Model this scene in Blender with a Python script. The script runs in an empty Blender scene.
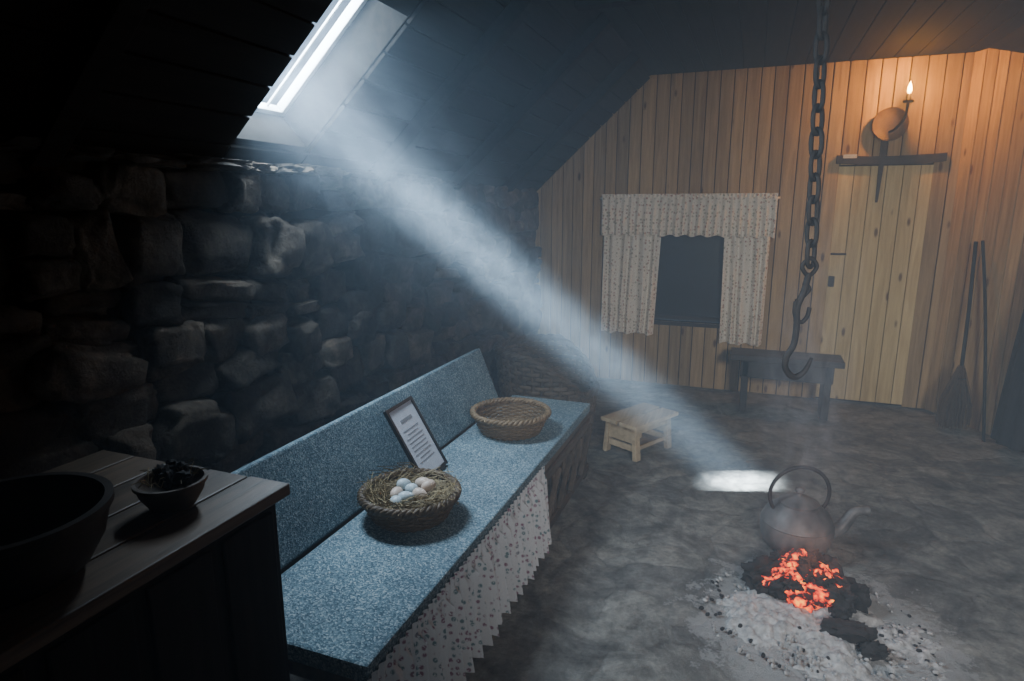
import bpy, bmesh, math, random
from mathutils import Vector, Matrix, Euler, noise
random.seed(7)
V=Vector
# ---------------------------------------------------------------- materials
def new_mat(name):
    m=bpy.data.materials.new(name); m.use_nodes=True
    nt=m.node_tree; nt.nodes.clear()
    out=nt.nodes.new('ShaderNodeOutputMaterial')
    b=nt.nodes.new('ShaderNodeBsdfPrincipled')
    nt.links.new(b.outputs[0],out.inputs[0])
    return m,nt,b,out
def N(nt,t,**kw):
    n=nt.nodes.new(t)
    for k,v in kw.items():
        if k in n.inputs: n.inputs[k].default_value=v
        else: setattr(n,k,v)
    return n
def ramp(nt,fac,stops):
    r=nt.nodes.new('ShaderNodeValToRGB')
    e=r.color_ramp.elements
    while len(e)<len(stops): e.new(0.5)
    for i,(p,c) in enumerate(stops):
        e[i].position=p; e[i].color=(c[0],c[1],c[2],1)
    nt.links.new(fac,r.inputs[0]); return r.outputs[0]
def coords(nt,scale=(1,1,1),island=0.0):
    tc=N(nt,'ShaderNodeTexCoord'); mp=N(nt,'ShaderNodeMapping'); mp.inputs['Scale'].default_value=scale
    nt.links.new(tc.outputs['Object'],mp.inputs['Vector'])
    v=mp.outputs[0]
    if island:
        g=N(nt,'ShaderNodeNewGeometry')
        m=N(nt,'ShaderNodeMath',operation='MULTIPLY'); m.inputs[1].default_value=island
        nt.links.new(g.outputs['Random Per Island'],m.inputs[0])
        a=N(nt,'ShaderNodeVectorMath',operation='ADD')
        nt.links.new(v,a.inputs[0]); nt.links.new(m.outputs[0],a.inputs[1]); v=a.outputs[0]
    return v
def mixc(nt,fac,a,b,mode='MIX'):
    m=N(nt,'ShaderNodeMix',data_type='RGBA',blend_type=mode)
    if isinstance(fac,(int,float)): m.inputs[0].default_value=fac
    else: nt.links.new(fac,m.inputs[0])
    for i,x in ((6,a),(7,b)):
        if isinstance(x,tuple): m.inputs[i].default_value=(*x,1)
        else: nt.links.new(x,m.inputs[i])
    return m.outputs[2]
def bump(nt,b,h,strength,dist):
    bp=N(nt,'ShaderNodeBump'); bp.inputs['Strength'].default_value=strength; bp.inputs['Distance'].default_value=dist
    nt.links.new(h,bp.inputs['Height']); nt.links.new(bp.outputs[0],b.inputs['Normal'])
def rough_mat(name,c1,c2,scale=8,rough=.8,bs=.6,bd=.01,stretch=(1,1,1),metal=0,island=0,islvar=0,spec=.5):
    m,nt,b,o=new_mat(name)
    v=coords(nt,stretch,island)
    n=N(nt,'ShaderNodeTexNoise',Scale=scale,Detail=8.0,Roughness=.65); nt.links.new(v,n.inputs['Vector'])
    c=ramp(nt,n.outputs[0],[(.3,c1),(.7,c2)])
    if islvar:
        g=N(nt,'ShaderNodeNewGeometry')
        lo=1-islvar; r=ramp(nt,g.outputs['Random Per Island'],[(0,(lo,lo,lo)),(1,(1,1,1))])
        c=mixc(nt,1.0,c,r,'MULTIPLY')
    nt.links.new(c,b.inputs['Base Color'])
    b.inputs['Roughness'].default_value=rough; b.inputs['Metallic'].default_value=metal
    b.inputs['Specular IOR Level'].default_value=spec
    bump(nt,b,n.outputs[0],bs,bd)
    return m
def wood_mat(name,c1,c2,axis='z',rough=.6,var=.25,knots=False,spec=.4):
    m,nt,b,o=new_mat(name)
    s={'z':(14,14,.9),'y':(14,.9,14),'x':(.9,14,14)}[axis]
    v=coords(nt,s,37.0)
    n=N(nt,'ShaderNodeTexNoise',Scale=2.5,Detail=7.0,Roughness=.6,Distortion=.6); nt.links.new(v,n.inputs['Vector'])
    c=ramp(nt,n.outputs[0],[(.32,c1),(.68,c2)])
    g=N(nt,'ShaderNodeNewGeometry'); lo=1-var
    r=ramp(nt,g.outputs['Random Per Island'],[(0,(lo,lo,lo*.96)),(1,(1,1,1))])
    c=mixc(nt,1.0,c,r,'MULTIPLY')
    if knots:
        ks={'z':(9,9,3.2),'x':(3.2,9,9),'y':(9,3.2,9)}[axis]
        kv=coords(nt,ks,11.0)
        vo=N(nt,'ShaderNodeTexVoronoi',Scale=1.0); nt.links.new(kv,vo.inputs['Vector'])
        kf=ramp(nt,vo.outputs['Distance'],[(.07,(1,1,1)),(.14,(0,0,0))])
        c=mixc(nt,kf,c,(c1[0]*.35,c1[1]*.28,c1[2]*.25))
    nt.links.new(c,b.inputs['Base Color']); b.inputs['Roughness'].default_value=rough
    b.inputs['Specular IOR Level'].default_value=spec
    bump(nt,b,n.outputs[0],.35,.004)
    return m
def flat_mat(name,c,rough=.6,metal=0):
    return rough_mat(name,tuple(x*.85 for x in c),c,scale=30,rough=rough,bs=.1,bd=.002,metal=metal)

M={}
M['pine']=wood_mat('pine_boards',(.34,.225,.10),(.56,.40,.19),'z',.65,.34,True,.2)
M['door']=wood_mat('door_boards',(.52,.39,.17),(.74,.60,.30),'z',.65,.12,True,.2)
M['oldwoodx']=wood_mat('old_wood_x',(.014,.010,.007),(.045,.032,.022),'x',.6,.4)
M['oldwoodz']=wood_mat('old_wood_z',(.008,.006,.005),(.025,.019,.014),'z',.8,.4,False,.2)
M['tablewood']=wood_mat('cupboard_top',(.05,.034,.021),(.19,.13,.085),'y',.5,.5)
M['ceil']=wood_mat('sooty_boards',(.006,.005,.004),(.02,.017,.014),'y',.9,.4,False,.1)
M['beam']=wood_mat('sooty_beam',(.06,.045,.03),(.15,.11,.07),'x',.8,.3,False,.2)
M['palewood']=wood_mat('pale_stool_wood',(.34,.26,.155),(.56,.46,.30),'y',.5,.25)
M['latticewood']=wood_mat('lattice_wood',(.05,.035,.022),(.14,.10,.065),'y',.6,.3)
M['mortar']=rough_mat('stone_backing',(.004,.0035,.003),(.012,.010,.009),9,.95,.8,.02)
M['iron']=rough_mat('rusted_iron',(.010,.008,.007),(.035,.024,.017),40,.65,.6,.002,metal=.3)
M['kettle']=rough_mat('worn_cast_iron',(.035,.035,.035),(.14,.138,.135),12,.5,.5,.003,metal=0,spec=.5)
M['lampplate']=rough_mat('lamp_plate',(.10,.06,.03),(.22,.14,.07),14,.5,.4,.003,metal=.2)
M['wicker']=rough_mat('wicker',(.11,.07,.035),(.32,.22,.12),60,.6,.5,.002,island=9,islvar=.4)
M['wickerdark']=rough_mat('wicker_dark',(.07,.042,.02),(.20,.13,.068),60,.6,.5,.002,island=9,islvar=.4)
M['wickerold']=rough_mat('wicker_old',(.05,.034,.02),(.16,.115,.07),60,.7,.5,.002,island=9,islvar=.5)
M['straw']=rough_mat('straw',(.2,.14,.06),(.45,.34,.17),30,.7,.2,.001,island=5,islvar=.6)
M['clay']=rough_mat('clay_bowl',(.06,.043,.03),(.15,.11,.08),15,.7,.4,.003)
M['pot']=rough_mat('dark_pot',(.014,.010,.008),(.045,.032,.024),10,.6,.4,.004,spec=.25)
M['peat']=rough_mat('charred_peat',(.006,.005,.005),(.035,.03,.028),25,.9,1,.01)
M['ash']=rough_mat('ash',(.18,.175,.17),(.56,.55,.54),34,.95,1,.012)
M['cloak']=rough_mat('dark_leather',(.004,.0035,.003),(.013,.010,.009),12,.7,.4,.004,spec=.2)
M['black']=flat_mat('black_frame',(.008,.008,.008),.4)
M['paper']=flat_mat('paper',(.62,.65,.72),.6)
M['ink']=flat_mat('ink',(.25,.26,.28),.6)
M['frame']=flat_mat('white_painted_wood',(.6,.6,.58),.5)
M['darkglass']=flat_mat('dark_pane',(.004,.005,.007),.3)
M['egg']=rough_mat('eggs',(.50,.36,.27),(.70,.60,.52),.1,.45,.05,.001,island=40)
M['egg2']=rough_mat('pale_blue_eggs',(.42,.50,.54),(.58,.66,.68),.3,.45,.05,.001)

# stone
m,nt,b,o=new_mat('stone_wall')
v=coords(nt,(1,1,1),20)
n=N(nt,'ShaderNodeTexNoise',Scale=7.0,Detail=11.0,Roughness=.75); nt.links.new(v,n.inputs['Vector'])
c=ramp(nt,n.outputs[0],[(.3,(.03,.024,.018)),(.52,(.115,.095,.074)),(.72,(.28,.24,.19))])
g=N(nt,'ShaderNodeNewGeometry'); c=mixc(nt,1.0,c,ramp(nt,g.outputs['Random Per Island'],[(0,(.35,.34,.33)),(1,(1.1,1.0,.9))]),'MULTIPLY')
nt.links.new(c,b.inputs['Base Color']); b.inputs['Roughness'].default_value=.85; b.inputs['Specular IOR Level'].default_value=.25
bump(nt,b,n.outputs[0],1.0,.045); M['stone']=m

# ember
m,nt,b,o=new_mat('ember')
v=coords(nt,(1,1,1),9)
n=N(nt,'ShaderNodeTexNoise',Scale=36.0,Detail=5.0); nt.links.new(v,n.inputs['Vector'])
b.inputs['Base Color'].default_value=(.03,.02,.018,1); b.inputs['Roughness'].default_value=.9
ec=ramp(nt,n.outputs[0],[(.47,(.01,0,0)),(.53,(.6,.02,.001)),(.60,(1,.12,.004)),(.69,(1,.36,.03))])
nt.links.new(ec,b.inputs['Emission Color']); b.inputs['Emission Strength'].default_value=2.6
bump(nt,b,n.outputs[0],1,.01); M['ember']=m

# tweed upholstery
m,nt,b,o=new_mat('blue_tweed')
v=coords(nt)
vo=N(nt,'ShaderNodeTexVoronoi',Scale=230.0); nt.links.new(v,vo.inputs['Vector'])
sp=N(nt,'ShaderNodeSeparateColor'); nt.links.new(vo.outputs['Color'],sp.inputs[0])
c=ramp(nt,sp.outputs[0],[(0,(.07,.12,.155)),(.35,(.14,.22,.26)),(.7,(.23,.33,.37)),(.95,(.48,.55,.57))])
n=N(nt,'ShaderNodeTexNoise',Scale=3.0,Detail=4.0); nt.links.new(v,n.inputs['Vector'])
c=mixc(nt,1.0,c,ramp(nt,n.outputs[0],[(.3,(.58,.58,.60)),(.7,(1,1,1))]),'MULTIPLY')
nt.links.new(c,b.inputs['Base Color']); b.inputs['Roughness'].default_value=.9; b.inputs['Specular IOR Level'].default_value=.2
bump(nt,b,vo.outputs['Distance'],.5,.003); M['tweed']=m

def floral(name,base,dot,scale,dot2):
    m,nt,b,o=new_mat(name)
    v=coords(nt)
    vo=N(nt,'ShaderNodeTexVoronoi',Scale=scale,Randomness=.6); nt.links.new(v,vo.inputs['Vector'])
    f=ramp(nt,vo.outputs['Distance'],[(.26,(1,1,1)),(.40,(0,0,0))])
    n=N(nt,'ShaderNodeTexNoise',Scale=160.0,Detail=2.0); nt.links.new(v,n.inputs['Vector'])
    f2=ramp(nt,n.outputs[0],[(.38,(0,0,0)),(.48,(1,1,1))])
    mm=mixc(nt,1.0,f,f2,'MULTIPLY')
    sp=N(nt,'ShaderNodeSeparateColor'); nt.links.new(vo.outputs['Color'],sp.inputs[0])
    dc=ramp(nt,sp.outputs[0],[(.45,dot),(.55,dot2)])
    c=mixc(nt,mm,base,dc)
    nt.links.new(c,b.inputs['Base Color']); b.inputs['Roughness'].default_value=.9
    b.inputs['Specular IOR Level'].default_value=.1
    return m
M['skirt']=floral('floral_skirt_cotton',(.54,.55,.565),(.24,.12,.17),46,(.13,.20,.22))
M['curtain']=floral('floral_curtain_cotton',(.78,.74,.64),(.42,.25,.2),36,(.34,.34,.26))

# floor stone
m,nt,b,o=new_mat('flagstone_floor')
v=coords(nt)
n0=N(nt,'ShaderNodeTexNoise',Scale=2.2,Detail=5.0); nt.links.new(v,n0.inputs['Vector'])
add=N(nt,'ShaderNodeVectorMath',operation='ADD'); sc=N(nt,'ShaderNodeVectorMath',operation='SCALE'); sc.inputs['Scale'].default_value=.7
nt.links.new(n0.outputs['Color'],sc.inputs[0]); nt.links.new(v,add.inputs[0]); nt.links.new(sc.outputs[0],add.inputs[1])
vo=N(nt,'ShaderNodeTexVoronoi',Scale=2.9,feature='DISTANCE_TO_EDGE'); nt.links.new(add.outputs[0],vo.inputs['Vector'])
vc=N(nt,'ShaderNodeTexVoronoi',Scale=2.9); nt.links.new(add.outputs[0],vc.inputs['Vector'])
n1=N(nt,'ShaderNodeTexNoise',Scale=9.0,Detail=12.0,Roughness=.82); nt.links.new(v,n1.inputs['Vector'])
n2=N(nt,'ShaderNodeTexNoise',Scale=2.4,Detail=6.0,Roughness=.7,Distortion=1.2); nt.links.new(v,n2.inputs['Vector'])
c=ramp(nt,n1.outputs[0],[(.33,(.085,.083,.079)),(.67,(.50,.49,.47))])
c=mixc(nt,1.0,c,ramp(nt,n2.outputs[0],[(.35,(.40,.40,.40)),(.65,(1.15,1.14,1.1))]),'MULTIPLY')
sp=N(nt,'ShaderNodeSeparateColor'); nt.links.new(vc.outputs['Color'],sp.inputs[0])
c=mixc(nt,1.0,c,ramp(nt,sp.outputs[0],[(0,(.78,.78,.78)),(1,(1.1,1.09,1.05))]),'MULTIPLY')
edge=ramp(nt,vo.outputs['Distance'],[(.0,(.4,.4,.4)),(.05,(1,1,1))])
c=mixc(nt,.4,c,edge,'MULTIPLY')
tc=N(nt,'ShaderNodeTexCoord'); ds=N(nt,'ShaderNodeVectorMath',operation='DISTANCE'); ds.inputs[1].default_value=(.34,2.28,0)
nt.links.new(tc.outputs['Object'],ds.inputs[0])
ad=N(nt,'ShaderNodeMath',operation='MULTIPLY_ADD'); ad.inputs[1].default_value=1.1
nt.links.new(n1.outputs[0],ad.inputs[0]); nt.links.new(ds.outputs['Value'],ad.inputs[2])
af=ramp(nt,ad.outputs[0],[(.75,(.9,.9,.9)),(1.1,(.5,.5,.5)),(1.8,(0,0,0))])
c=mixc(nt,af,c,(.50,.495,.485))
nt.links.new(c,b.inputs['Base Color'])
rr=ramp(nt,n1.outputs[0],[(.3,(.5,.5,.5)),(.7,(.85,.85,.85))]); nt.links.new(rr,b.inputs['Roughness'])
hm=N(nt,'ShaderNodeMath',operation='MULTIPLY_ADD'); hm.inputs[1].default_value=2.6
e2=ramp(nt,vo.outputs['Distance'],[(.0,(0,0,0)),(.09,(.5,.5,.5))])
nt.links.new(n1.outputs[0],hm.inputs[0]); nt.links.new(e2,hm.inputs[2])
bump(nt,b,hm.outputs[0],.9,.018); M['floor']=m

def emis(name,c,s):
    m,nt,b,o=new_mat(name)
    b.inputs['Base Color'].default_value=(*c,1)
    b.inputs['Emission Color'].default_value=(*c,1); b.inputs['Emission Strength'].default_value=s
    return m
M['flame']=emis('lamp_flame',(1,.62,.2),30)

# ---------------------------------------------------------------- geometry helpers
def finish(name,bm,mats,smooth=True,angle=35,bevel=0):
    bmesh.ops.recalc_face_normals(bm,faces=bm.faces)
    me=bpy.data.meshes.new(name); bm.to_mesh(me); bm.free()
    ob=bpy.data.objects.new(name,me); bpy.context.scene.collection.objects.link(ob)
    for k in mats: me.materials.append(M[k])
    if smooth:
        for p in me.polygons: p.use_smooth=True
        try: me.set_sharp_from_angle(angle=math.radians(angle))
        except Exception: pass
    if bevel:
        md=ob.modifiers.new('bevel','BEVEL'); md.width=bevel; md.segments=2; md.limit_method='ANGLE'
    return ob
def box(bm,lo,hi,mi=0,mat=None):
    xs=(lo[0],hi[0]);ys=(lo[1],hi[1]);zs=(lo[2],hi[2])
    vs=[]
    for k in range(8):
        p=V((xs[k&1],ys[(k>>1)&1],zs[(k>>2)&1])); vs.append(bm.verts.new(mat@p if mat is not None else p))
    for q in ((0,2,3,1),(4,5,7,6),(0,1,5,4),(2,6,7,3),(0,4,6,2),(1,3,7,5)):
        f=bm.faces.new([vs[i] for i in q]); f.material_index=mi
    return vs
def beam(bm,a,b_,w,h,mi=0,up=V((0,0,1))):
    a=V(a);b_=V(b_);d=b_-a;L=d.length;d.normalize()
    s=d.cross(up).normalized(); u=s.cross(d)
    Mx=Matrix((( s.x,d.x,u.x,0),(s.y,d.y,u.y,0),(s.z,d.z,u.z,0),(0,0,0,1)))
    Mx=Matrix.Translation((a+b_)/2)@Mx
    return box(bm,(-w/2,-L/2,-h/2),(w/2,L/2,h/2),mi,Mx)
def tube(bm,pts,rad,seg=8,closed=False,mi=0):
    pts=[V(p) for p in pts]; n=len(pts)
    if not isinstance(rad,(list,tuple)): rad=[rad]*n
    T=[]
    for i in range(n):
        if closed: t=pts[(i+1)%n]-pts[i-1]
        else: t=pts[min(i+1,n-1)]-pts[max(i-1,0)]
        T.append(t.normalized())
    ref=V((0,0,1)) if abs(T[0].z)<.9 else V((1,0,0))
    u=T[0].cross(ref).normalized(); rings=[]
    for i in range(n):
        u=(u-T[i]*u.dot(T[i])).normalized(); w=T[i].cross(u)
        rings.append([bm.verts.new(pts[i]+(u*math.cos(2*math.pi*k/seg)+w*math.sin(2*math.pi*k/seg))*rad[i]) for k in range(seg)])
    for i in range(n if closed else n-1):
        A=rings[i];B=rings[(i+1)%n]
        for k in range(seg):
            f=bm.faces.new((A[k],A[(k+1)%seg],B[(k+1)%seg],B[k])); f.material_index=mi
    if not closed:
        for R in (rings[0],rings[-1]):
            f=bm.faces.new(R); f.material_index=mi
def lathe(bm,prof,o=(0,0,0),seg=40,mi=0,mat=None):
    o=V(o); rings=[]
    for r,z in prof:
        if r<1e-6:
            p=V((0,0,z)); p=mat@p if mat else p
            rings.append([bm.verts.new(o+p)])
        else:
            R=[]
            for k in range(seg):
                p=V((r*math.cos(2*math.pi*k/seg),r*math.sin(2*math.pi*k/seg),z)); p=mat@p if mat else p
                R.append(bm.verts.new(o+p))
            rings.append(R)
    for A,B in zip(rings,rings[1:]):
        for k in range(seg):
            k2=(k+1)%seg
            if len(A)==1 and len(B)==1: continue
            if len(A)==1: f=bm.faces.new((A[0],B[k],B[k2]))
            elif len(B)==1: f=bm.faces.new((A[k],A[k2],B[0]))
            else: f=bm.faces.new((A[k],A[k2],B[k2],B[k]))
            f.material_index=mi
ICO={}
def ico(sub):
    if sub not in ICO:
        t=bmesh.new(); bmesh.ops.create_icosphere(t,subdivisions=sub,radius=1)
        t.verts.ensure_lookup_table()
        ICO[sub]=([v.co.copy() for v in t.verts],[[v.index for v in f.verts] for f in t.faces]); t.free()
    return ICO[sub]
def rock(bm,c,s,rot=(0,0,0),sub=3,amp=.15,pw=.6,mi=0,freq=2.0,rough=.4):
    vs,fs=ico(sub)
    R=Euler(rot).to_matrix(); sd=V((random.uniform(-50,50),random.uniform(-50,50),random.uniform(-50,50)))
    out=[]; c=V(c)
    for p in vs:
        q=V([math.copysign(abs(x)**pw,x) for x in p])
        q*=1+amp*noise.noise(p*freq+sd)+amp*rough*noise.noise(p*freq*3+sd)
        out.append(bm.verts.new(c+R@V((q.x*s[0],q.y*s[1],q.z*s[2]))))
    for f in fs:
        g=bm.faces.new([out[i] for i in f]); g.material_index=mi
def smoothpath(pts,k=6,closed=False):
    pts=[V(p) for p in pts]; out=[]; n=len(pts)
    rng=range(n if closed else n-1)
    for i in rng:
        if closed: p0,p1,p2,p3=pts[i-1],pts[i],pts[(i+1)%n],pts[(i+2)%n]
        else: p0,p1,p2,p3=pts[max(i-1,0)],pts[i],pts[i+1],pts[min(i+2,n-1)]
        for j in range(k):
            t=j/k
            out.append(.5*((2*p1)+(p2-p0)*t+(2*p0-5*p1+4*p2-p3)*t*t+(3*p1-p0-3*p2+p3)*t**3))
    if not closed: out.append(pts[-1])
    return out

# ---------------------------------------------------------------- room shell
YB=5.37
bm=bmesh.new()
bmesh.ops.create_grid(bm,x_segments=130,y_segments=200,size=.5,matrix=Matrix.Translation((.15,1.95,0))@Matrix.Diagonal((4.3,7.1,1,1)))
for v in bm.verts:
    p=v.co; v.co.z=-.006+.012*noise.noise(V((p.x*2.3,p.y*2.3,0)))+.006*noise.noise(V((p.x*7,p.y*7,3)))
    if v.co.z>.004: v.co.z=.004
finish('floor',bm,['floor'])

WX0,WX1,WZ0,WZ1=-.90,-.04,.55,1.43
bm=bmesh.new()
x=-1.86
while x<1.34:
    w=random.uniform(.088,.108); x1=min(x+w,1.34); g=.0035
    dy=random.uniform(0,.004)
    lo=x+g; hi=x1-g
    def seg(a,b,z0,z1):
        if b-a>.005: box(bm,(a,YB+dy,z0),(b,YB+.022,z1))
    cx=(lo+hi)/2
    if WX0<cx<WX1:
        seg(lo,hi,0,WZ0); seg(lo,hi,WZ1,2.52)
    elif .545<cx<1.19:
        seg(lo,hi,1.80,2.52)
    else: seg(lo,hi,0,2.52)
    x=x1
y0,y1=YB+.024,YB+.10
box(bm,(-2.0,y0,0),(WX0,y1,2.7),1); box(bm,(WX1,y0,0),(1.5,y1,2.7),1)
box(bm,(WX0,y0,0),(WX1,y1,WZ0),1); box(bm,(WX0,y0,WZ1),(WX1,y1,2.7),1)
finish('wall_back',bm,['pine','oldwoodz'],smooth=False,bevel=.003)
# door
bm=bmesh.new()
x=.552
for i in range(6):
    w=.1055
    box(bm,(x+.002,YB+.004,.015),(x+w-.002,YB+.022,1.79)); x+=w
box(bm,(.56,YB-.018,.90),(.60,YB+.004,.98),1)
tube(bm,[(.555,YB-.02,1.15),(.60,YB-.03,1.15),(.66,YB-.02,1.15)],.008,8,mi=1)
finish('door_1',bm,['door','iron'],smooth=False,bevel=.002)
# lintel over door, plus the lamp bracket's shadow modelled as a strip
bm=bmesh.new()
n_=16
for i in range(n_):
    xa=.53+.69*i/n_; xb=.53+.69*(i+1)/n_
    def zz(x): return -.016*math.sin((x-.53)/.69*math.pi)+.008*noise.noise(V((x*9,0,0)))
    vs=box(bm,(xa,YB-.030,1.812),(xb,YB-.001,1.870))
    for v in vs: v.co.z+=zz(v.co.x)
box(bm,(.57,YB-.036,1.845),(.66,YB-.028,1.872),1)
vs=box(bm,(.805,YB-.020,1.53),(.850,YB-.001,1.99))  # dark tapered strip added in place of the bracket's cast shadow
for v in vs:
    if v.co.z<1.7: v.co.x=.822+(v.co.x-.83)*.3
finish('trim_and_shadow_1',bm,['oldwoodx','frame'],smooth=False)

# window 1
bm=bmesh.new()
fx=.035
box(bm,(WX0,YB-.012,WZ0-.03),(WX1,YB-.001,WZ0),0)
for a,b_ in (((WX0,YB+.10,WZ0),(WX0+fx,YB+.14,WZ1)),((WX1-fx,YB+.10,WZ0),(WX1,YB+.14,WZ1)),
             ((WX0+fx,YB+.10,WZ0),(WX1-fx,YB+.14,WZ0+fx)),((WX0+fx,YB+.10,WZ1-fx),(WX1-fx,YB+.14,WZ1))):
    box(bm,a,b_,0)
box(bm,(WX0+fx,YB+.115,WZ0+fx),(WX1-fx,YB+.122,WZ1-fx),1)
finish('window_1',bm,['oldwoodx','darkglass'],smooth=False)

# angled board wall on the right
bm=bmesh.new()
A=V((1.30,5.37,0));B=V((1.80,4.46,0)); L=(B-A).length; d=(B-A).normalized()
nrm=V((d.y,-d.x,0)); nrm=nrm if nrm.x<0 else -nrm
mx=Matrix(((d.x,-nrm.x,0,A.x),(d.y,-nrm.y,0,A.y),(0,0,1,0),(0,0,0,1)))
s=0
while s<L:
    w=random.uniform(.085,.105); e=min(s+w,L)
    box(bm,(s+.003,random.uniform(0,.003),0),(e-.003,.022,2.52),0,mx)
    s=e
box(bm,(-.02,.024,0),(L,.08,2.6),1,mx)
finish('wall_right_angled',bm,['pine','oldwoodz'],smooth=False,bevel=.003)
bm=bmesh.new(); box(bm,(1.80,-1.6,0),(1.9,4.46,2.6)); finish('wall_right',bm,['mortar'],smooth=False)
bm=bmesh.new(); box(bm,(-2.1,-1.7,0),(1.9,-1.6,2.7)); finish('wall_front',bm,['mortar'],smooth=False)

# left rubble wall
bm=bmesh.new()
box(bm,(-2.1,-1.6,0),(-1.86,5.45,1.62),1)
z=0.0; rows=[]
while z<1.58:
    h=random.uniform(.11,.23)
    if z+h>1.64: h=1.64-z
    rows.append((z,h)); z+=h
for ri,(z,h) in enumerate(rows):
    y=.2+random.uniform(-.1,.1)
    while y<5.33:
        l=random.uniform(.12,.33)*(.7+h*1.8)
        if y+l>5.36: l=5.36-y
        if l<.05: break
        dz=.10*noise.noise(V((y*1.7,ri*.25,2)))*(1 if z<1.3 else .2)
        R=lambda k:random.uniform(-k,k)
        if h>.15 and random.random()<.4:
            k=random.uniform(.35,.65)
            rock(bm,(-1.85+R(.025),y+l/2,z+h*k/2+dz),(.11,l/2,h*k/2*1.02),(R(.2),R(.15),R(.14)),4,.28,.50,0,1.3,.35)
            rock(bm,(-1.85+R(.025),y+l/2,z+h*(k+(1-k)/2)+dz),(.10,l/2*.98,h*(1-k)/2),(R(.2),R(.15),R(.14)),4,.28,.50,0,1.3,.35)
        else:
            rock(bm,(-1.85+R(.04),y+l/2,z+h/2+dz),(random.uniform(.10,.14),l/2*1.02,h/2*1.04),(R(.22),R(.17),R(.17)),4,.30,.48,0,1.2,.35)
        y+=l
for i in range(300):
    s_=random.uniform(.015,.035)
    rock(bm,(-1.80+random.uniform(-.04,-.01),random.uniform(.3,5.3),random.uniform(.1,1.55)),(s_,s_*1.5,s_*.8),(random.uniform(-1,1),0,0),2,.4,.7)
y=.8
while y<3.4:
    l=random.uniform(.10,.28)
    rock(bm,(-1.82,y+l/2,1.645),(.13,l/2,.02),(random.uniform(-.08,.08),random.uniform(-.12,.12),0),4,.4,.6,0,2); y+=l
finish('wall_left',bm,['stone','mortar'],angle=75)

# roof: left slope with skylight opening
O=V((-1.75,0,1.70)); es=V((.736,0,.677)).normalized(); no=V((-es.z,0,es.x))
RM=Matrix(((es.x,0,no.x,O.x),(0,1,0,0),(es.z,0,no.z,O.z),(0,0,0,1)))
S0,S1,Y0,Y1=.05,.70,1.79,2.19
SM=1.24
bm=bmesh.new()
def rb(lo,hi,mi=0): box(bm,lo,hi,mi,RM)
rb((-.35,-1.65,.0),(SM,Y0,.22)); rb((-.35,Y1,0),(SM,5.45,.22))
rb((-.35,Y0,0),(S0,Y1,.22)); rb((S1,Y0,0),(SM,Y1,.22))
s=-.1
while s<SM-.1:
    for (a,b_) in ((-1.6,Y0-.005),(Y1+.005,5.36)):
        rb((s+.003,a,-.018),(s+.125,b_,-.002))
    if not (S0-.12<s<S1): rb((s+.003,Y0-.003,-.018),(s+.125,Y1+.003,-.002))
    s+=.13
for yy in (-.6,.35,1.15,2.72,3.6,4.5):
    rb((-.05,yy-.035,-.09),(SM-.02,yy+.035,-.02))
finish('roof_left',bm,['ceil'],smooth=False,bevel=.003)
bm=bmesh.new()
x=-.86
while x<1.32:
    box(bm,(x+.002,-1.6,2.52),(min(x+.14,1.36)-.002,5.45,2.545)); x+=.14
box(bm,(-.9,-1.65,2.55),(1.4,5.5,2.65))
for yy in (-.6,.35,1.3,2.25,3.2): box(bm,(-.88,yy-.035,2.43),(1.32,yy+.035,2.518))
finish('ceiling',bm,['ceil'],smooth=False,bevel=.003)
bm=bmesh.new()
er=V((.819,0,-.573)); nr=V((.573,0,.819)); O2=V((1.32,0,2.52))
RM2=Matrix(((er.x,0,nr.x,O2.x),(0,1,0,0),(er.z,0,nr.z,O2.z),(0,0,0,1)))
box(bm,(-.05,-1.65,.02),(1.0,5.45,.12),0,RM2)
for yy in (-.6,.35,1.3,2.25,3.2,4.3): box(bm,(0,yy-.035,-.09),(.6,yy+.035,.018),1,RM2)
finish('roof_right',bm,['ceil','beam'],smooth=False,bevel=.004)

# skylight frame
bm=bmesh.new()
f=.022
rb((S0,Y0,.165),(S0+f,Y1,.205)); rb((S1-f,Y0,.165),(S1,Y1,.205)); rb((S0+f,Y0,.165),(S1-f,Y0+f,.205)); rb((S0+f,Y1-f,.165),(S1-f,Y1,.205))
rb((S0+f,Y1-.09,.185),(S1-f,Y1-.082,.195))
finish('window_2',bm,['frame'],smooth=False,bevel=.003)

# ---------------------------------------------------------------- daybed
bm=bmesh.new()
box(bm,(-1.215,1.07,.405),(-.765,3.22,.455),0)
Rb=Matrix.Translation((-1.225,0,.455))@Matrix.Rotation(math.radians(-22),4,'Y')
box(bm,(-.05,1.12,0),(.0,3.06,.32),0,Rb)
box(bm,(-1.24,1.09,.345),(-.785,3.28,.404),1)
for yy in (1.12,2.45,3.22):
    for xx in (-1.22,-.83): box(bm,(xx,yy,0),(xx+.045,yy+.05,.345),1)
box(bm,(-.80,2.46,.04),(-.775,3.28,.085),1); box(bm,(-.80,2.46,.30),(-.775,3.28,.345),1)
for yy in (2.62,2.79,2.96,3.12): box(bm,(-.80,yy,.085),(-.78,yy+.045,.30),1)
for i in range(4):
    a=2.47+i*.2; beam(bm,(-.775,a,.09),(-.775,a+.2,.30),.02,.03,1,up=V((1,0,0)))
box(bm,(-.86,1.12,.04),(-.845,2.46,.345),1)
box(bm,(-.085,1.12,-.1),(-.055,3.06,.30),1,Rb)
db=finish('daybed',bm,['tweed','latticewood'],smooth=False,bevel=.012)
bm=bmesh.new()
ny,nz=1300,16; grid=[]
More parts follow.
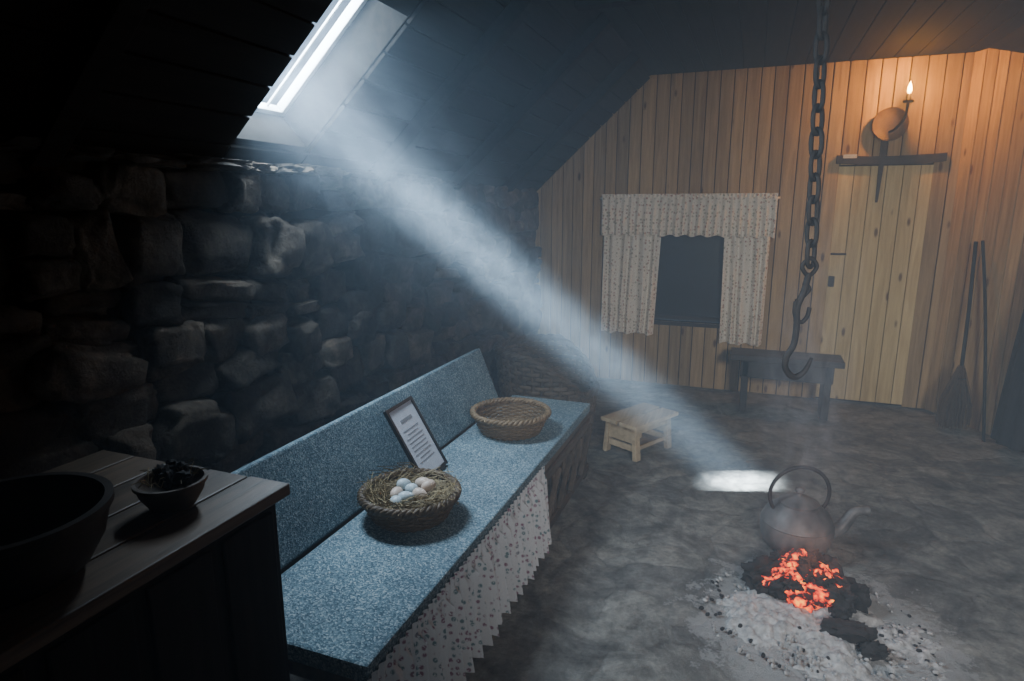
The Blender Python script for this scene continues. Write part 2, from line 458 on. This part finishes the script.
for i in range(ny+1):
    y=1.06+(2.38-1.06)*i/ny; row=[]
    a1=.6+.8*(noise.noise(V((y*14,5,0)))+.5)
    for j in range(nz+1):
        t=j/nz; z=.43-.32*t
        ph=y*2*math.pi/.058+5.0*noise.noise(V((y*5,t*.5,0)))
        amp=(.004+.026*t**.6)*a1
        x=-.752+amp*(math.sin(ph)+.3*math.sin(ph*2.3+1))+.025*t
        if t<.14: x=-.758+.004*math.sin(ph*2)
        row.append(bm.verts.new((x,y+.006*t*math.cos(ph),z+.005*t*math.sin(ph*.5+2*noise.noise(V((y*4,0,0)))))))
    grid.append(row)
for i in range(ny):
    for j in range(nz): bm.faces.new((grid[i][j],grid[i+1][j],grid[i+1][j+1],grid[i][j+1]))
sk=finish('gathered_skirt',bm,['skirt'],angle=180); sk.parent=db

# wicker tub chair behind daybed
bm=bmesh.new(); cc_=V((-1.14,3.66,0)); nst=36; R0=.29
def tubr(z): return R0*(.86+.14*min(1,z/.35))+.03*max(0,z-.35)/.25
def backh(a):
    q=abs(((a+math.pi)%(2*math.pi))-math.pi)/math.pi
    return .40+.24*min(1,max(0,(q-.18)/.35))**.8
for i in range(13):
    z=.03+i*.029; pts=[]
    for k in range(144):
        a=2*math.pi*k/144; r=tubr(z)+.008*math.cos(a*nst/2+math.pi*i)
        pts.append(cc_+V((r*math.cos(a),r*math.sin(a),z)))
    tube(bm,pts,.0145,6,True)
for i in range(9):
    z0=.405+i*.028; pts=[]
    for k in range(145):
        a=2*math.pi*k/144
        if backh(a)<z0:
            if len(pts)>3: tube(bm,pts,.014,6)
            pts=[]; continue
        r=tubr(z0)+.008*math.cos(a*nst/2+math.pi*i)
        pts.append(cc_+V((r*math.cos(a),r*math.sin(a),z0)))
    if len(pts)>3: tube(bm,pts,.014,6)
for k in range(nst):
    a=2*math.pi*k/nst; h=backh(a)
    tube(bm,[cc_+V(((tubr(z)+.004)*math.cos(a),(tubr(z)+.004)*math.sin(a),z)) for z in (0,.12,.25,.38,h)],.011,6)
for q in range(2):
    tube(bm,[cc_+V(((tubr(backh(2*math.pi*k/144))+.010*math.cos(k*.7+q*3.14))*math.cos(2*math.pi*k/144),(tubr(backh(2*math.pi*k/144))+.010*math.cos(k*.7+q*3.14))*math.sin(2*math.pi*k/144),backh(2*math.pi*k/144)+.010*math.sin(k*.7+q*3.14))) for k in range(144)],.016,6,True)
lathe(bm,[(0,.36),(R0-.02,.355),(R0-.02,.33),(0,.33)],cc_,40)
finish('wicker_chair',bm,['wickerold'],angle=60)

# ---------------------------------------------------------------- cupboard left
bm=bmesh.new()
ZT=.90
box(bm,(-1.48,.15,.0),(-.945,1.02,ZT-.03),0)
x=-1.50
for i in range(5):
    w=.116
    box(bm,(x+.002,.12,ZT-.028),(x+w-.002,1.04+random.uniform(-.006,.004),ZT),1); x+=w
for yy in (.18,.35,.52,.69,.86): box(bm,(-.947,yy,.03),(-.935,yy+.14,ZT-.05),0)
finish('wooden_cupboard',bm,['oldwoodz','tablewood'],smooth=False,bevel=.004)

bm=bmesh.new()
pr=[(0,.0),(.085,.0),(.11,.02),(.133,.06),(.141,.09),(.143,.108),(.151,.112),(.151,.124),(.138,.124),(.130,.10),(.12,.06),(.085,.025),(0,.02)]
lathe(bm,pr,(-1.09,.58,ZT+.001),48)
finish('large_pot',bm,['pot'],angle=50)

bm=bmesh.new()
BC=V((-1.065,.865,ZT+.001)); q_=.70
lathe(bm,[(r*q_,z*q_) for r,z in [(0,0),(.045,0),(.06,.01),(.085,.05),(.092,.075),(.098,.078),(.098,.088),(.088,.088),(.08,.06),(.05,.03),(0,.03)]],BC,40)
for i in range(9):
    a=random.uniform(0,6.28); r=random.uniform(0,.036)
    rock(bm,BC+V((r*math.cos(a),r*math.sin(a),.056+random.uniform(0,.02))),(.019,.014,.014),(a,a*2,0),3,.5,.9,1,5)
for i in range(40):
    a=random.uniform(0,6.28); p=BC+V((.04*math.cos(a),.04*math.sin(a),.060)); q=p+V((random.uniform(-.03,.03),random.uniform(-.03,.03),random.uniform(.0,.03)))
    tube(bm,[p,(p+q)/2+V((0,0,.008)),q],.001,4,mi=2)
finish('clay_bowl',bm,['clay','peat','straw'],angle=60)

# ---------------------------------------------------------------- baskets
def basket(c,Rt,Rb_,H):
    bm=bmesh.new(); c=V(c); nst=30; rows=max(9,int(H/.0095))
    def rad(t): return Rb_+(Rt-Rb_)*(t**.7)
    for i in range(rows):
        t=(i+.5)/rows; r0=rad(t); pts=[]
        for k in range(120):
            a=2*math.pi*k/120
            r=r0+.0045*math.cos(a*nst/2+math.pi*i); pts.append(c+V((r*math.cos(a),r*math.sin(a),.006+t*(H-.012)+.002*noise.noise(V((a*2,i,0))))))
        tube(bm,pts,.0052,5,True)
    for k in range(nst):
        a=2*math.pi*k/nst
        tube(bm,[c+V((rad(t)*math.cos(a),rad(t)*math.sin(a),.004+t*(H-.01))) for t in (0,.25,.5,.75,1)],.004,5)
    for q in range(3):
        pts=[]
        for k in range(150):
            a=2*math.pi*k/150; ph=a*17+q*2.094
            r=Rt+.004+.009*math.cos(ph); pts.append(c+V((r*math.cos(a),r*math.sin(a),H+.009*math.sin(ph))))
        tube(bm,pts,.0075,6,True)
    for q in range(2):
        pts=[]
        for k in range(120):
            a=2*math.pi*k/120; ph=a*14+q*3.14
            r=Rb_+.004+.005*math.cos(ph); pts.append(c+V((r*math.cos(a),r*math.sin(a),.009+.005*math.sin(ph))))
        tube(bm,pts,.0055,6,True)
    lathe(bm,[(0,.004),(Rb_,.004),(Rb_,.012),(0,.014)],c,40)
    for i in range(12):
        r0=Rb_*(i+1)/13; tube(bm,[c+V((r0*math.cos(a*.1745),r0*math.sin(a*.1745),.016+.003*math.cos(a*2.0+i*3.14))) for a in range(36)],.005,5,True)
    return bm,c
bm,c=basket((-1.015,2.66,.457),.174,.132,.095)
finish('wicker_basket',bm,['wicker'],angle=60)
bm,c=basket((-1.04,1.755,.457),.158,.12,.085)
for i in range(420):
    a=random.uniform(0,6.283); r=.03+.12*random.random()**.6
    p=c+V((r*math.cos(a),r*math.sin(a),.052+.042*(r/.16)+random.uniform(-.01,.010)))
    a2=a+random.choice((-1,1))*random.uniform(.9,2.0); l=random.uniform(.04,.13)
    q=p+V((l*math.cos(a2),l*math.sin(a2),random.uniform(-.02,.035)))
    dq=V((q.x-c.x,q.y-c.y,0))
    if dq.length>.178: q-= dq.normalized()*(dq.length-.178)
    mid=(p+q)/2+V((random.uniform(-.01,.01),random.uniform(-.01,.01),random.uniform(.0,.018)))
    tube(bm,[p,mid,q],.0013,3,mi=1)
lathe(bm,[(0,.05),(.10,.052),(.15,.075)],c,30,1)
er_=[(-.035,-.03),(.01,-.045),(.045,-.01),(.0,.01),(.05,.04),(-.04,.03),(.02,.055),(-.005,-.085)]
for i,(ex,ey) in enumerate(er_):
    prof=[]
    for k in range(15):
        t=math.pi*k/14; zz_=-math.cos(t); rr=math.sin(t)*(1-.14*zz_)
        prof.append((max(rr*.021,0) if 0<k<14 else 0,zz_*.028))
    mx=Euler((random.uniform(1.1,1.9),random.uniform(-.5,.5),random.uniform(0,6.28))).to_matrix()
    lathe(bm,prof,c+V((ex,ey,.085+.012*random.random())),20,2+(i%2>0),mx)
finish('basket_of_eggs',bm,['wickerdark','straw','egg','egg2'],angle=60)

# ---------------------------------------------------------------- certificate frame
bm=bmesh.new()
Fm=Matrix.Translation((-1.115,2.075,.462))@Matrix.Rotation(math.radians(3),4,'Z')@Matrix.Rotation(math.radians(-30),4,'Y')
w,h,t=.215,.315,.014
for lo,hi in (((0,-w/2,0),(t,-w/2+.013,h)),((0,w/2-.013,0),(t,w/2,h)),((0,-w/2+.013,0),(t,w/2-.013,.013)),((0,-w/2+.013,h-.013),(t,w/2-.013,h))):
    box(bm,lo,hi,0,Fm)
box(bm,(.0,-w/2+.013,.013),(.008,w/2-.013,h-.013),1,Fm)
box(bm,(.0082,-.045,h-.075),(.0092,.045,h-.062),2,Fm)
for i in range(9):
    z=h-.11-i*.017; ww=random.uniform(.04,.07); box(bm,(.0082,-ww,z),(.0090,ww,z+.004),2,Fm)
finish('framed_certificate',bm,['black','paper','ink'],smooth=False)

# ---------------------------------------------------------------- small pale stool
bm=bmesh.new()
u=V((.466,.885,0)).normalized()
Sm=Matrix(((u.x,-u.y,0,-.575),(u.y,u.x,0,3.575),(0,0,1,0),(0,0,0,1)))
box(bm,(-.02,-.02,.205),(.42,.105,.228),0,Sm); box(bm,(-.02,.125,.205),(.42,.25,.228),0,Sm)
for xx in (.03,.35):
    for yy,sg in ((.0,-1),(.195,1)):
        beam(bm,Sm@V((xx,yy+.02+.02*sg,.0)),Sm@V((xx,yy+.02,.205)),.03,.045,0,up=u)
    box(bm,(xx-.012,.0,.10),(xx+.012,.235,.204),0,Sm)
    box(bm,(xx-.01,.02,.05),(xx+.01,.21,.085),0,Sm)
box(bm,(.045,.0,.165),(.335,.018,.204),0,Sm); box(bm,(.045,.215,.165),(.335,.235,.204),0,Sm)
box(bm,(.04,.0,.06),(.34,.016,.085),0,Sm)
finish('wooden_footstool',bm,['palewood'],smooth=False,bevel=.003)

# dark bench by wall
bm=bmesh.new()
box(bm,(-.10,4.78,.395),(.66,5.04,.44)); box(bm,(-.02,4.80,.27),(.60,4.825,.395)); box(bm,(-.02,5.0,.27),(.60,5.02,.395))
for xx in (-.01,.54):
    box(bm,(xx,4.80,0),(xx+.05,5.02,.395))
finish('plank_bench',bm,['oldwoodx'],smooth=False,bevel=.006)

# ---------------------------------------------------------------- curtains
def sheet(bm,x0,x1,zt,zb,y,per,amp,n=400,nz=24,gather=None,seed=0):
    g=[]
    for i in range(n+1):
        s=i/n; row=[]
        for j in range(nz+1):
            t=j/nz
            xx=x0+(x1-x0)*s
            if gather: xx+=gather(s,t)
            ph=2*math.pi*(x0+(x1-x0)*s)/per+2.5*noise.noise(V((s*4,seed,t*.6)))
            yy=y-amp*(.35+.65*t)*math.sin(ph)-.008*noise.noise(V((s*9,t*4,seed)))
            row.append(bm.verts.new((xx,yy,zt+(zb-zt)*t+.008*t*math.sin(ph*.5+seed))))
        g.append(row)
    for i in range(n):
        for j in range(nz): bm.faces.new((g[i][j],g[i+1][j],g[i+1][j+1],g[i][j+1]))
bm=bmesh.new()
sheet(bm,-1.18,-.70,1.50,.44,5.31,.085,.026,gather=lambda s,t:-.04*t*s,seed=1)
sheet(bm,-.22,.12,1.50,.41,5.31,.08,.026,gather=lambda s,t:.02*t*(1-s),seed=2)
sheet(bm,-1.20,.15,1.585,1.27,5.275,.06,.016,n=900,nz=14,seed=3)
sheet(bm,-1.20,.15,1.60,1.565,5.265,.03,.006,n=900,nz=3,seed=4)
tube(bm,[(-1.22,5.30,1.565),(.17,5.30,1.565)],.009,8)
finish('curtains',bm,['curtain'],angle=180)

# ---------------------------------------------------------------- chain with hook
R_=V((.9351,.3543,0)); Hh=V((-.3543,.9351,0))*2.32
def cp(r,z,o=0): return Hh*(1+o/2.32)+R_*r+V((0,0,z))
bm=bmesh.new()
zt,zb=2.42,1.31; rt,rbm=1.04,1.093
pitch=.078; nl=int((zt-zb)/pitch)+1
ax=(cp(rt,zt)-cp(rbm,zb)).normalized()
Fw=V((-.3543,.9351,0))
for i in range(nl):
    c0=cp(rbm,zb+.02)+ax*(pitch*(i))
    ang=(i%2)*math.pi/2+.45+random.uniform(-.2,.2)
    side=(R_*math.cos(ang)+Fw*math.sin(ang)); pts=[]
    hl,hw=.034,.020
    for k in range(20):
        a=2*math.pi*k/20
        pts.append(c0+side*(hw*math.cos(a))+ax*(hl*math.sin(a)+math.copysign(.014*min(1,abs(math.sin(a))*2.2),math.sin(a))))
    tube(bm,pts,.0082,8,True)
def hp(u_,v_,o=0): return cp(1.093+(u_-810)/262,1.30-(v_-262)/264,o)
tube(bm,smoothpath([hp(810,258),hp(817,266),hp(810,275),hp(803,266)],8,True),.008,8,True)
path=smoothpath([hp(810,272),hp(807,290),hp(802,306),(hp(803,325)),hp(802,343),hp(796,356),hp(796,368),hp(805,377),hp(815,371),hp(821,357)],6)
n=len(path); tube(bm,path,[.012 if i<n-10 else .012-.007*(i-n+10)/10 for i in range(n)],10)
tube(bm,smoothpath([hp(800,300),hp(800,312),hp(806,321),hp(812,316),hp(814,306)],5),.008,8)
tube(bm,smoothpath([hp(806,282),hp(812,288),hp(806,296),hp(800,300)],5),.008,8)
tube(bm,[V((cp(rt,zt).x,cp(rt,zt).y,2.38)),V((cp(rt,zt).x,cp(rt,zt).y,2.515))],.01,8)
finish('chain_with_hook',bm,['iron'],angle=60)

# ---------------------------------------------------------------- kettle
bm=bmesh.new(); K=V((.275,2.88,.005))
lathe(bm,[(0,.0),(.115,.0),(.135,.012),(.150,.05),(.155,.095),(.150,.115),(.153,.12),(.149,.127),(.130,.165),(.095,.195),(.085,.203),(.085,.212),(.075,.216),(.045,.232),(.012,.240),(.010,.250),(.019,.258),(.019,.270),(.008,.277),(0,.278)],K,56)
sp=smoothpath([K+R_*.12+V((0,0,.06)),K+R_*.19+V((0,0,.075)),K+R_*.225+V((0,0,.12)),K+R_*.255+V((0,0,.160)),K+R_*.315+V((0,0,.165))],6)
n=len(sp); tube(bm,sp,[.040-.022*(i/(n-1))**.7+(.006 if i>n-3 else 0) for i in range(n)],16)
hand=[]
for k in range(41):
    a=math.radians(-48+ (276)*k/40)
    hand.append(K+R_*(.132*math.cos(a))+V((0,0,.248+.125*math.sin(a))))
tube(bm,hand,.0085,10,mi=1)
finish('iron_kettle',bm,['kettle','iron'],angle=40)

# ---------------------------------------------------------------- peat fire
F=V((.285,2.47,0))
bm=bmesh.new()
bmesh.ops.create_grid(bm,x_segments=140,y_segments=140,size=.55,matrix=Matrix.Translation((.31,2.34,0)))
for v in bm.verts:
    dx=(v.co.x-.31)/.42; dy=(v.co.y-2.33)/.36; r=math.sqrt(dx*dx+dy*dy)+.45*noise.noise(V((v.co.x*5,v.co.y*5,1)))+.2*noise.noise(V((v.co.x*14,v.co.y*14,1)))
    hh=max(0,1-r); v.co.z=-.022+.050*min(1,hh*1.4)+.014*noise.noise(v.co*22)*min(1,hh*3)+.014*noise.noise(v.co*55)*min(1,hh*4)
bmesh.ops.delete(bm,geom=[v for v in bm.verts if v.co.z<-.019],context='VERTS')
for i in range(420):
    a=random.uniform(0,6.28); r=.40*random.random()**.6; s=random.uniform(.003,.010)
    rock(bm,(.31+r*math.cos(a),2.32+r*math.sin(a)*.9,.022*(1-r/.45)+s*.3),(s,s*.8,s*.6),(a,a,a),2,.3,.8,random.choice((0,0,0,0,1)),3)
lumps=[(-.145,.02,.06,.085,.05,.05,.5,1),(-.09,-.04,.055,.055,.04,.035,1.2,1),(.11,-.06,.06,.07,.045,.045,-.6,1),(.155,.0,.055,.065,.05,.048,.2,1),
 (.0,.085,.09,.08,.045,.045,.2,1),(.085,.08,.085,.06,.045,.04,1.7,1),(-.07,.10,.07,.055,.045,.045,.3,1),(.02,.04,.125,.045,.03,.025,.6,1),(.0,-.02,.115,.045,.025,.02,2.0,1),(.06,-.03,.105,.035,.022,.018,.5,1),(-.05,-.07,.075,.036,.026,.024,.5,1),(.12,-.10,.04,.04,.03,.025,1.5,1),(-.15,-.04,.03,.035,.03,.025,.5,1),
 (-.03,-.01,.07,.065,.05,.045,.5,2),(.04,.02,.085,.06,.05,.045,1.1,2),(.045,-.05,.055,.06,.045,.04,.1,2),(-.075,.03,.085,.055,.045,.035,.7,2),(.09,.01,.085,.055,.04,.035,2.1,2),(-.01,-.085,.04,.055,.035,.03,.1,2),(-.10,-.02,.06,.05,.04,.03,.1,2),(.09,-.05,.05,.045,.035,.03,.9,2),(-.03,.06,.12,.045,.035,.03,.9,2),
 (.13,-.22,.035,.08,.035,.03,-.2,1),(.20,-.28,.02,.045,.025,.02,.5,1)]
for x,y,z,a,b_,c_,rz,mi in lumps:
    rock(bm,F+V((x,y,z)),(a,b_,c_),(random.uniform(-.4,.4),random.uniform(-.4,.4),rz),4,.5,.72,mi,2.2,.5)
finish('peat_fire',bm,['ash','peat','ember'],angle=70)

# ---------------------------------------------------------------- wall lamp
bm=bmesh.new()
mx=Matrix.Rotation(math.radians(90),3,'X')
lathe(bm,[(0,-.004),(.06,-.004),(.105,.010),(.115,.022),(.112,.026),(.10,.016),(.06,.004),(0,.002)],(.845,5.335,2.07),40,2,mx)
tube(bm,smoothpath([(.845,5.34,2.02),(.87,5.27,2.03),(.905,5.20,2.09),(.912,5.17,2.16),(.912,5.17,2.20)],6),.008,8)
lathe(bm,[(0,0),(.03,.0),(.034,.012),(.016,.014),(.014,.055),(0,.055)],(.912,5.17,2.19),20,0)
lathe(bm,[(0,0),(.010,.006),(.015,.022),(.012,.045),(.005,.068),(0,.082)],(.912,5.17,2.246),16,1)
finish('wall_lamp',bm,['iron','flame','lampplate'],angle=60)

# ---------------------------------------------------------------- broom, stick, cloak
bm=bmesh.new()
b0=V((1.37,4.90,.40)); b1=V((1.395,5.09,1.27))
tube(bm,[b0,(b0+b1)/2+V((.005,0,0)),b1],.012,8)
ctr=V((1.36,4.88,0))
for i in range(220):
    a=random.uniform(0,6.28); r=math.sqrt(random.random())
    e=ctr+V((.10*r*math.cos(a),.07*r*math.sin(a),.015+random.uniform(0,.05)))
    t0=b0+V((.02*r*math.cos(a),.02*r*math.sin(a),random.uniform(-.02,.06)))
    tube(bm,[t0,(t0+e)/2+V((.035*r*math.cos(a),.03*r*math.sin(a),-.03)),e],.0025,3,mi=1)
for z in (.33,.37): tube(bm,[b0+V((.03*math.cos(k*.4),.03*math.sin(k*.4),z-.40)) for k in range(16)],.005,5,True)
finish('twig_broom',bm,['oldwoodz','wickerdark'],angle=60)
bm=bmesh.new()
tube(bm,smoothpath([(1.50,4.72,.0),(1.475,4.83,.5),(1.45,4.93,.9),(1.415,5.03,1.28)],5),.010,8)
finish('walking_stick',bm,['oldwoodz'],angle=60)
bm=bmesh.new(); g=[]
cc=V((1.64,4.50))
for i in range(61):
    a=math.pi*(.55+1.0*i/60); row=[]
    for j in range(25):
        t=j/24; z=1.45-1.36*t; r=.05+.13*t**.6+.012*math.sin(a*11+t*2)*t
        row.append(bm.verts.new((cc.x+r*math.cos(a)*.9,cc.y+r*math.sin(a)*1.1-.02*t,z)))
    g.append(row)
for i in range(60):
    for j in range(24): bm.faces.new((g[i][j],g[i+1][j],g[i+1][j+1],g[i][j+1]))
tube(bm,[(1.58,4.5,1.43),(1.69,4.56,1.48)],.012,8)
finish('hanging_cloak',bm,['cloak'],angle=180)

# ---------------------------------------------------------------- smoke
def vol_mat(name,color):
    m=bpy.data.materials.new(name); m.use_nodes=True; nt=m.node_tree; nt.nodes.clear()
    o=nt.nodes.new('ShaderNodeOutputMaterial'); vs=nt.nodes.new('ShaderNodeVolumeScatter')
    vs.inputs['Color'].default_value=(*color,1); nt.links.new(vs.outputs[0],o.inputs['Volume'])
    return m,nt,vs
bm=bmesh.new(); box(bm,(-1.83,-1.5,.0),(1.79,5.36,2.5))
ob=finish('peat_smoke',bm,[],smooth=False)
m,nt,vs=vol_mat('thin_smoke',(.68,.84,1)); vs.inputs['Density'].default_value=.048
ob.data.materials.append(m)

C=RM@V((.25,1.97,.12)); T=V((.03,3.52,0)); dr=(T-C).normalized(); LB=(T-C).length
def ramp_map(nt,x,a,b,c,d):
    r=N(nt,'ShaderNodeMapRange',interpolation_type='SMOOTHSTEP')
    for i,q in zip((1,2,3,4),(a,b,c,d)): r.inputs[i].default_value=q
    nt.links.new(x,r.inputs[0]); return r.outputs[0]
def divn(nt,x,L):
    r=N(nt,'ShaderNodeMath',operation='DIVIDE'); r.inputs[1].default_value=L; nt.links.new(x,r.inputs[0]); return r.outputs[0]
def mulv(nt,a,b):
    r=N(nt,'ShaderNodeMath',operation='MULTIPLY'); nt.links.new(a,r.inputs[0])
    if isinstance(b,(int,float)): r.inputs[1].default_value=b
    else: nt.links.new(b,r.inputs[1])
    return r.outputs[0]
def wisps(name,radius,length,loc,axis,k,zr,scale,lo=.38,hi=.68,base=0.0,col=(.82,.91,1)):
    bm=bmesh.new()
    lathe(bm,[(0,0),(radius,0),(radius,length),(0,length)],(0,0,0),24)
    ob=finish(name,bm,[],smooth=False); ob.location=loc; ob.rotation_euler=V(axis).to_track_quat('Z','Y').to_euler()
    m,nt,vs=vol_mat(name+'_volume',col)
    tc=N(nt,'ShaderNodeTexCoord'); sx=N(nt,'ShaderNodeSeparateXYZ'); nt.links.new(tc.outputs['Object'],sx.inputs[0])
    mp=N(nt,'ShaderNodeMapping'); mp.inputs['Scale'].default_value=scale; nt.links.new(tc.outputs['Object'],mp.inputs[0])
    n=N(nt,'ShaderNodeTexNoise',Scale=1.0,Detail=3.0,Roughness=.6,Distortion=1.8); nt.links.new(mp.outputs[0],n.inputs['Vector'])
    f=ramp(nt,n.outputs[0],[(lo,(base,)*3),(hi,(1,1,1))])
    cx=N(nt,'ShaderNodeCombineXYZ'); nt.links.new(sx.outputs[0],cx.inputs[0]); nt.links.new(sx.outputs[1],cx.inputs[1])
    ln=N(nt,'ShaderNodeVectorMath',operation='LENGTH'); nt.links.new(cx.outputs[0],ln.inputs[0])
    rr=ramp_map(nt,ln.outputs['Value'],radius*.25,radius*.98,1,0)
    zz=ramp(nt,divn(nt,sx.outputs[2],length),zr)
    a=mulv(nt,f,rr); a=mulv(nt,a,zz); a=mulv(nt,a,k)
    nt.links.new(a,vs.inputs['Density']); ob.data.materials.append(m); return ob
g3=lambda x:(x,x,x)
wisps('drifting_smoke',.45,LB-.03,C,dr,.34,[(0,g3(.8)),(.25,g3(1)),(.55,g3(.6)),(.75,g3(.18)),(1,g3(.03))],(8,8,4.5),base=.06,lo=.36,hi=.64,col=(.74,.87,1))
wisps('fire_smoke',.24,1.5,(.25,2.50,.15),(-.02,.16,1),3.6,[(0,g3(.5)),(.08,g3(.22)),(.22,g3(.5)),(.40,g3(.9)),(.65,g3(.45)),(1,g3(0))],(10,10,4),lo=.46,hi=.72,col=(.82,.86,.98))

# ---------------------------------------------------------------- lights
def light(name,kind,loc,power,color,**kw):
    l=bpy.data.lights.new(name,kind); l.energy=power; l.color=color
    for k,v in kw.items(): setattr(l,k,v)
    ob=bpy.data.objects.new(name,l); ob.location=loc; bpy.context.scene.collection.objects.link(ob); return ob
def aim(ob,tgt):
    ob.rotation_euler=(V(tgt)-ob.location).to_track_quat('-Z','Y').to_euler()
sc_=(S0+S1)/2; yc_=(Y0+Y1)/2
a=light('skylight_daylight','AREA',RM@V((sc_,yc_,.26)),72,(.62,.80,1.0),shape='RECTANGLE',size=S1-S0,size_y=Y1-Y0)
a.rotation_euler=Matrix((( es.x,0,no.x),(0,1,0),(es.z,0,no.z))).to_euler()
s=light('sun_shaft','SPOT',C-dr*12,760000,(.60,.80,1.0),spot_size=2*math.atan(.13/12),spot_blend=1.0,shadow_soft_size=.06)
aim(s,T)
light('wall_lamp_glow','POINT',(.912,5.12,2.30),20,(1,.40,.012),shadow_soft_size=.02)
light('ember_glow','POINT',(.30,2.47,.22),.8,(1,.25,.04),shadow_soft_size=.06)
f=light('added_fill_spot','SPOT',(1.1,-1.2,2.1),560,(.97,.98,1.0),spot_size=math.radians(60),spot_blend=1.0,shadow_soft_size=.35)  # added fill light behind the camera; no doorway is built there
aim(f,(.42,4.0,.35))
w=bpy.data.worlds.new('World'); bpy.context.scene.world=w; w.use_nodes=True
w.node_tree.nodes['Background'].inputs[0].default_value=(.5,.7,1,1); w.node_tree.nodes['Background'].inputs[1].default_value=.5

# ---------------------------------------------------------------- camera
cd=bpy.data.cameras.new('camera'); cd.lens=36*630/1024; cd.clip_start=.05
cam=bpy.data.objects.new('camera',cd); cam.location=(0,0,1.5)
cam.rotation_euler=(math.radians(78),0,math.radians(20.75))
bpy.context.scene.collection.objects.link(cam); bpy.context.scene.camera=cam
